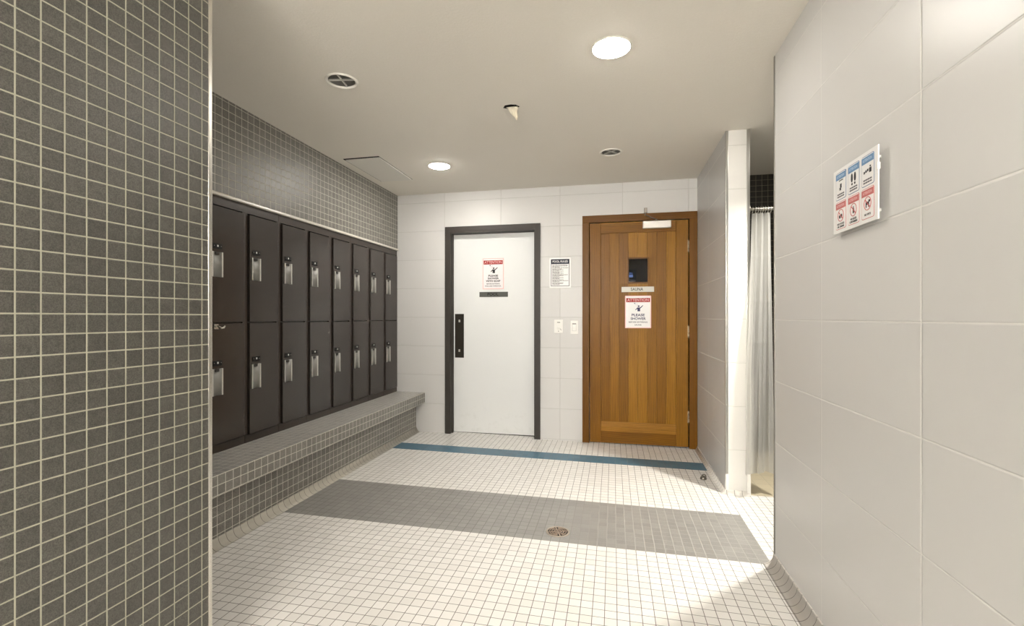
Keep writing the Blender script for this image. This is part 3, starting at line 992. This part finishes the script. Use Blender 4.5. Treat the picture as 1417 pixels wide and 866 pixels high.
def rsheet(bm, u0, u1, z0, z1, x, t, rad):
    pts = []
    for cu, cz, a0 in ((u1 - rad, z1 - rad, 0), (u0 + rad, z1 - rad, 90), (u0 + rad, z0 + rad, 180), (u1 - rad, z0 + rad, 270)):
        for k in range(5):
            a = math.radians(a0 + k * 22.5)
            pts.append((x, 1.862 - (cu + rad * math.cos(a)), cz + rad * math.sin(a)))
    add_prism(bm, pts, (-t, 0, 0))
def rbox(bm, u0, u1, z0, z1, x, t=0.0006):
    add_box(bm, (x - t, 1.862 - u1, z0), (x, 1.862 - u0, z1))
CAP = [[None, None, None], ['NO FOOD\nOR DRINK', 'NO GLASS\nCONTAINERS', 'NO PETS']]
for row in range(2):
    for cidx in range(3):
        u0 = 0.0200 + cidx * 0.0865
        u1 = u0 + 0.0720
        z1 = 1.697 - row * 0.101
        z0 = z1 - 0.094
        uc = (u0 + u1) / 2
        line, band, lett = ((M_bluep, M_blueb, M_bluet), (M_redt, M_redl, M_pinkt))[row]
        bm = bm_new()
        rsheet(bm, u0, u1, z0, z1, NX, 0.0005, 0.007)
        pn = obj('blue_notice' if row == 0 else 'red_notice', bm, line, root, no)
        shift = Matrix.Translation(-Vector(no))
        bm = bm_new()
        rsheet(bm, u0 + 0.0016, u1 - 0.0016, z0 + 0.0016, z1 - 0.0016, NX - 0.0005, 0.0004, 0.006)
        obj('face', bm, M_signw, pn, (0, 0, 0)).data.transform(shift)
        bm = bm_new()
        rbox(bm, u0 + 0.0016, u1 - 0.0016, z1 - 0.0250, z1 - 0.0045, NX - 0.0009)
        obj('header_band', bm, band, pn, (0, 0, 0)).data.transform(shift)
        text('lettering', 'ATTENTION', 0.012, (NX - 0.0016, 1.862 - uc, z1 - 0.0150), lett, pn, no, '-x', 0.0002, 0.052, 0.0002)
        bm = bm_new()
        X = NX - 0.0009
        zc = z0 + 0.043
        if row == 0:
            if cidx == 0:      # hand under a tap
                rbox(bm, uc - 0.012, uc + 0.016, zc + 0.020, zc + 0.023, X)
                rbox(bm, uc - 0.004, uc + 0.006, zc - 0.004, zc + 0.010, X)
                rbox(bm, uc - 0.008, uc + 0.002, zc - 0.012, zc - 0.003, X)
            elif cidx == 1:    # pair of footprints
                for s_ in (-1, 1):
                    add_prism(bm, [(X, 1.862 - (uc + s_ * 0.010 + 0.006 * math.cos(k * PI / 8)), zc + 0.006 + (0.016 if math.sin(k * PI / 8) > 0 else 0.013) * math.sin(k * PI / 8)) for k in range(16)], (-0.0006, 0, 0))
                    add_prism(bm, [(X, 1.862 - (uc + s_ * 0.009 + 0.0042 * math.cos(k * PI / 6)), zc - 0.013 + 0.004 * math.sin(k * PI / 6)) for k in range(12)], (-0.0006, 0, 0))
            else:              # small figures beside a dark block
                rbox(bm, uc + 0.010, uc + 0.022, zc - 0.006, zc + 0.008, X)
                rbox(bm, uc + 0.013, uc + 0.019, zc + 0.010, zc + 0.015, X)
                for q in range(3):
                    rbox(bm, uc - 0.022 + q * 0.010, uc - 0.015 + q * 0.010, zc - 0.004 + q * 0.002, zc + 0.003 + q * 0.002, X)
            obj('pictogram', bm, M_ink, pn, (0, 0, 0)).data.transform(shift)
            bm = bm_new()
            for q in range(2):
                for g in range(4):
                    rbox(bm, uc - 0.024 + g * 0.0125, uc - 0.0135 + g * 0.0125, z0 + 0.008 + q * 0.008, z0 + 0.0125 + q * 0.008, X)
            obj('text_lines', bm, M_inkg, pn, (0, 0, 0)).data.transform(shift)
        else:
            add_tube(bm, [(X, 1.862 - (uc + 0.020 * math.cos(k * PI / 14)), zc + 0.003 + 0.020 * math.sin(k * PI / 14)) for k in range(28)], 0.0012, 6, closed=True)
            add_prism(bm, [(X, 1.862 - (uc + a), zc + 0.003 + b) for a, b in ((-0.015, 0.012), (-0.013, 0.014), (0.015, -0.012), (0.013, -0.014))], (-0.0008, 0, 0))
            obj('prohibition_ring', bm, M_redt, pn, (0, 0, 0)).data.transform(shift)
            bm = bm_new()
            if cidx == 0:
                rbox(bm, uc - 0.012, uc - 0.002, zc - 0.006, zc + 0.004, X)
                rbox(bm, uc + 0.002, uc + 0.010, zc - 0.006, zc + 0.007, X)
            elif cidx == 1:
                rbox(bm, uc - 0.004, uc + 0.004, zc - 0.008, zc + 0.006, X)
                rbox(bm, uc - 0.002, uc + 0.002, zc + 0.006, zc + 0.014, X)
            else:
                rbox(bm, uc - 0.010, uc + 0.008, zc - 0.001, zc + 0.008, X)
                rbox(bm, uc - 0.010, uc - 0.006, zc - 0.009, zc, X)
                rbox(bm, uc + 0.004, uc + 0.008, zc - 0.009, zc, X)
                rbox(bm, uc + 0.006, uc + 0.015, zc + 0.006, zc + 0.013, X)
            obj('pictogram', bm, M_ink, pn, (0, 0, 0)).data.transform(shift)
            two = '\n' in CAP[1][cidx]
            text('lettering', CAP[1][cidx], 0.0092, (NX - 0.0012, 1.862 - uc, z0 + 0.0125), M_ink, pn, no, '-x', 0.00015, 0.050 if two else 0.036, 0.0002)

# ------------------------------------------------------------------ wall switches
so = (-0.527, BACK, 1.046)
root = thing('timer_switch', 'white wall switch with a dark label slot and toggle, left of the pair', 'switch', so, None)
bm = bm_new()
add_box(bm, (-0.570, BACK - 0.010, 1.046), (-0.484, BACK, 1.178), bev=0.003)
obj('cover_plate', bm, M_plast, root, so)
bm = bm_new()
add_box(bm, (-0.540, BACK - 0.0112, 1.146), (-0.511, BACK - 0.0098, 1.155))
obj('label_slot', bm, M_plastg, root, so)
bm = bm_new()
add_prism(bm, [(-0.541, BACK - 0.010, 1.138), (-0.541, BACK - 0.020, 1.104), (-0.541, BACK - 0.010, 1.078)], (0.030, 0, 0))
obj('rocker', bm, M_plast, root, so)
bm = bm_new()
add_tube(bm, [(-0.526, BACK - 0.0095, 1.064), (-0.526, BACK - 0.0125, 1.064)], 0.005, 10)
add_prism(bm, [(-0.524, BACK - 0.0102, 1.100), (-0.518, BACK - 0.0102, 1.100), (-0.495, BACK - 0.0102, 1.072), (-0.501, BACK - 0.0102, 1.072)], (0, -0.0012, 0))
obj('marking', bm, M_plastg, root, so)
so = (-0.373, BACK, 1.038)
root = thing('light_switch', 'plain white rocker light switch beside the wooden door frame', 'switch', so)
bm = bm_new()
add_box(bm, (-0.410, BACK - 0.008, 1.038), (-0.336, BACK, 1.168), bev=0.003)
obj('cover_plate', bm, M_plast, root, so)
bm = bm_new()
add_box(bm, (-0.392, BACK - 0.0092, 1.066), (-0.354, BACK - 0.0078, 1.142))
rg = obj('rocker_gap', bm, M_plastg, root, so)
bm = bm_new()
add_prism(bm, [(-0.390, BACK - 0.008, 1.140), (-0.390, BACK - 0.013, 1.104), (-0.390, BACK - 0.010, 1.068), (-0.390, BACK - 0.008, 1.068)], (0.034, 0, 0))
obj('rocker', bm, M_plast, root, so)

# ------------------------------------------------------------------ ceiling lamps
def lit_lamp(x, y, label, mat, group='lit ceiling lamps'):
    o = (x, y, CEIL)
    root = thing('ceiling_light', label, 'ceiling light', o, group)
    bm = bm_new()
    add_lathe(bm, [(0.095, 0.0), (0.095, -0.003), (0.093, -0.005), (0.088, -0.005), (0.087, -0.002), (0.087, 0.0)], o, 48)
    obj('trim_ring', bm, M_ringw, root, o)
    bm = bm_new()
    add_lathe(bm, [(0.0, -0.014), (0.040, -0.0130), (0.066, -0.0105), (0.080, -0.0075), (0.0865, -0.004), (0.0865, -0.001), (0.0, -0.001)], o, 48)
    obj('lens', bm, mat, root, o)
lit_lamp(*LIT[0], 'bright round ceiling light nearest the camera, towards the right tiled wall', M_lamp)
lit_lamp(*LIT[1], 'bright round ceiling light beside the flat ceiling hatch, before the white door', M_lampf)
lit_lamp(-0.30, 0.45, 'added round fill light on the ceiling above the camera, out of view', M_lampfill)
# fill tubes added on the unseen rear wall to brighten ceiling and walls
for vx, lab in ((-0.85, 'left'), (0.15, 'right')):
    vo = (vx, -3.2, 2.0)
    root = thing('fill_light', '%s added fill tube light on the unseen wall behind the camera' % lab, 'wall light', vo, 'added fill lights behind the camera')
    bm = bm_new()
    add_box(bm, (vx - 0.36, -3.2, 1.96), (vx + 0.36, -3.16, 2.04), bev=0.004)
    obj('mount', bm, M_chrome, root, vo)
    bm = bm_new()
    add_tube(bm, [(vx - 0.35, -3.12, 2.0), (vx + 0.35, -3.12, 2.0)], 0.035, 16)
    obj('tube', bm, M_filltube, root, vo)
lit_lamp(1.24, 3.02, 'bright round ceiling light over the passage behind the right tiled wall', M_lampp)
sp = bpy.data.lights.new('passage_beam', 'SPOT')
sp.energy = SPOT_PASSAGE
sp.color = (1.0, 0.96, 0.87)
sp.spot_size = math.radians(112)
sp.spot_blend = 1.0
sp.shadow_soft_size = 0.05
so_ = bpy.data.objects.new('passage_beam', sp)
COL.objects.link(so_)
so_.location = (1.24, 3.02, CEIL - 0.06)

def unlit_lamp(x, y, ang, label):
    o = (x, y, CEIL)
    root = thing('recessed_light', label, 'ceiling light', o, 'unlit recessed ceiling lamps')
    bm = bm_new()
    add_lathe(bm, [(0.071, 0.004), (0.071, -0.002), (0.078, -0.0065), (0.085, -0.006), (0.087, 0.0)], o, 48)
    obj('trim_ring', bm, M_ringw, root, o)
    bm = bm_new()
    add_lathe(bm, [(0.073, 0.002), (0.073, 0.10), (0.050, 0.125), (0.0, 0.13)], o, 48)
    obj('reflector', bm, M_can, root, o)
    for a in ang:
        bm = bm_new()
        c, s = math.cos(a), math.sin(a)
        q = [(-0.0715, -0.0022), (0.0715, -0.0022), (0.0715, 0.0022), (-0.0715, 0.0022)]
        add_prism(bm, [(x + u * c - v * s, y + u * s + v * c, CEIL + 0.001) for u, v in q], (0, 0, 0.010))
        obj('baffle', bm, M_cross, root, o)
unlit_lamp(*UNLIT[0], (1.73, 0.17), 'unlit recessed ceiling light with a cross baffle, nearer the left tiled corner')
unlit_lamp(*UNLIT[1], (0.86, -0.72), 'unlit recessed ceiling light with a cross baffle, before the wooden door')

# access hatch near the left wall
ho = (-2.0, 3.775, CEIL)
root = thing('access_hatch', 'flat white access hatch in the ceiling beside the left tiled wall', 'hatch', ho)
bm = bm_new()
add_box(bm, (-2.150, 3.455, CEIL - 0.004), (-1.835, 4.100, CEIL))
obj('gap_shade', bm, M_gap_shade, root, ho)  # dark backing painted as the shadow gap around the panel
bm = bm_new()
add_box(bm, (-2.138, 3.470, CEIL - 0.010), (-1.836, 4.092, CEIL - 0.0035), bev=0.0015)
obj('panel', bm, M_panel, root, ho)

# torn flap of plaster hanging from the ceiling
fo = (TORN[0], TORN[1], CEIL)
bm = bm_new()
n = 7
rows = []
for i in range(n):
    t = i / (n - 1)
    w = 0.034 * (1 - t) ** 0.8 + 0.002
    cx = TORN[0] + 0.002 + 0.022 * t
    cy = TORN[1] - 0.006 + 0.040 * t - 0.012 * math.sin(t * PI)
    z = CEIL + 0.004 - 0.068 * t ** 1.15
    jag = 0.003 * math.sin(9 * t)
    rows.append([Vector((cx - w + jag, cy, z)), Vector((cx - w * 0.3, cy - 0.006, z - 0.002)), Vector((cx + w * 0.4, cy - 0.004, z)), Vector((cx + w + jag, cy + 0.006, z + 0.004))])
fr_v = [[bm.verts.new(p) for p in r] for r in rows]
bk_v = [[bm.verts.new(p + Vector((0, 0.004, 0.003))) for p in r] for r in rows]
for i in range(n - 1):
    for k in range(3):
        bm.faces.new((fr_v[i][k], fr_v[i][k + 1], fr_v[i + 1][k + 1], fr_v[i + 1][k]))
        bm.faces.new((bk_v[i][k], bk_v[i + 1][k], bk_v[i + 1][k + 1], bk_v[i][k + 1]))
    bm.faces.new((fr_v[i][0], fr_v[i + 1][0], bk_v[i + 1][0], bk_v[i][0]))
    bm.faces.new((fr_v[i][3], bk_v[i][3], bk_v[i + 1][3], fr_v[i + 1][3]))
for r, s_ in ((0, 1), (n - 1, -1)):
    for k in range(3):
        bm.faces.new((fr_v[r][k], bk_v[r][k], bk_v[r][k + 1], fr_v[r][k + 1]))
bmesh.ops.recalc_face_normals(bm, faces=bm.faces)
tag(obj('ceiling_plaster_flap', bm, M_plaster, None, fo), 'torn flap of tan plaster hanging from a small hole in the ceiling', 'plaster')

# ------------------------------------------------------------------ floor drain and door stop
dz = floor_z(-0.307)
do = (-0.307, 2.657, dz)
root = thing('floor_drain', 'round bronze drain grate set in the grey floor band', 'drain', do)
bm = bm_new()
add_lathe(bm, [(0.066, -0.002), (0.067, 0.003), (0.062, 0.004), (0.056, 0.003), (0.056, -0.002)], do, 40, close=True)
obj('rim', bm, M_drainr, root, do)
bm = bm_new()
add_lathe(bm, [(0.0, 0.0012), (0.056, 0.0012), (0.056, -0.004), (0.0, -0.004)], do, 40)
obj('sump', bm, M_blk, root, do)
bm = bm_new()
for a in (0.35, 0.35 + PI / 2):
    c, s = math.cos(a), math.sin(a)
    add_prism(bm, [(do[0] + u * c - v * s, do[1] + u * s + v * c, dz + 0.001) for u, v in ((-0.056, -0.004), (0.056, -0.004), (0.056, 0.004), (-0.056, 0.004))], (0, 0, 0.003))
for q in range(4):
    a0 = 0.35 + q * PI / 2
    for r in (0.020, 0.034, 0.047):
        pts = [(do[0] + r * math.cos(a0 + 0.25 + t * (PI / 2 - 0.5) / 8), do[1] + r * math.sin(a0 + 0.25 + t * (PI / 2 - 0.5) / 8), dz + 0.002) for t in range(9)]
        add_tube(bm, pts, 0.0035, 6)
obj('grate', bm, M_drain, root, do)

sz = floor_z(0.665)
st = (0.665, 3.775, sz)
root = thing('door_stop', 'small dull grey metal door stop on the floor by the right side wall', 'door stop', st)
bm = bm_new()
add_lathe(bm, [(0.023, 0.0), (0.024, 0.006), (0.021, 0.016), (0.012, 0.023), (0.0, 0.025)], st, 24)
obj('base', bm, M_stop, root, st)
bm = bm_new()
add_tube(bm, [(st[0] + 0.004 + 0.014 * math.cos(a), st[1] + 0.004, sz + 0.018 + 0.017 * math.sin(a)) for a in [k * PI / 10 for k in range(11)]], 0.0045, 8)
obj('loop', bm, M_stop, root, st)

# ------------------------------------------------------------------ shower curtain and its rod
RY, RZ = 3.530, 1.947
rod_o = (1.38, RY, RZ)
root = thing('curtain_rod', 'chrome shower curtain rod across the shower opening on the right', 'rod', rod_o)
bm = bm_new()
add_tube(bm, [(0.914, RY, RZ), (1.848, RY, RZ)], 0.0125, 16)
obj('rod', bm, M_chrome, root, rod_o)
for x0, x1 in ((0.912, 0.922), (1.840, 1.850)):
    bm = bm_new()
    add_tube(bm, [(x0, RY, RZ), (x1, RY, RZ)], 0.030, 20)
    obj('flange', bm, M_chrome, root, rod_o)

co = (1.0, RY, 0.14)
root = thing('shower_curtain', 'translucent white shower curtain bunched at the left of its rod', 'curtain', co)
NS, NT = 120, 180
TOPZ, BOTZ = 1.918, 0.138
bm = bm_new()
vs = []
def cpos(s, t):
    """s along the cloth, t from top (0) to hem (1)"""
    folds = 3.3
    tt = t ** 1.3
    xl = 0.934 - 0.062 * min(1, t * 1.6) - 0.010 * t
    xr = 1.060 + 0.022 * t
    ph = s * folds * 2 * PI
    amp = 0.015 - 0.007 * tt
    x = xl + (xr - xl) * s + 0.006 * math.sin(2 * ph + 1.2) * (0.4 + t)
    y = RY + amp * math.sin(ph + 0.6 * math.sin(3 * s + 2 * t)) + 0.010 * math.sin(2.3 * ph + 5 * t) * tt
    # the free left edge swings out past the wall end
    lead = max(0.0, 1 - s / 0.42) * min(1.0, t * 2.2)
    for tc in (0.17, 0.34, 0.5, 0.66, 0.83):
        y -= 0.002 * math.exp(-((t - tc) / 0.006) ** 2)
    y -= 0.10 * lead
    y -= 0.030 * tt
    x += 0.004 * math.sin(9 * t + 4 * s) * t
    return (x, y, TOPZ - (TOPZ - BOTZ) * t + 0.008 * math.sin(ph * 0.5) * t)
for j in range(NT + 1):
    vs.append([bm.verts.new(cpos(i / NS, j / NT)) for i in range(NS + 1)])
for j in range(NT):
    for i in range(NS):
        f = bm.faces.new((vs[j][i], vs[j][i + 1], vs[j + 1][i + 1], vs[j + 1][i]))
        f.smooth = True
obj('cloth', bm, M_curtain, root, co)
for k in range(8):
    s = (k + 0.3) / 7.6
    p = cpos(min(1, s), 0)
    x = p[0]
    bm = bm_new()
    add_tube(bm, [(x + 0.002 * math.sin(a), RY + 0.0185 * math.cos(a), RZ - 0.008 + 0.024 * math.sin(a)) for a in [q * PI / 10 for q in range(20)]], 0.0022, 6, closed=True)
    obj('ring', bm, M_chrome, root, co)
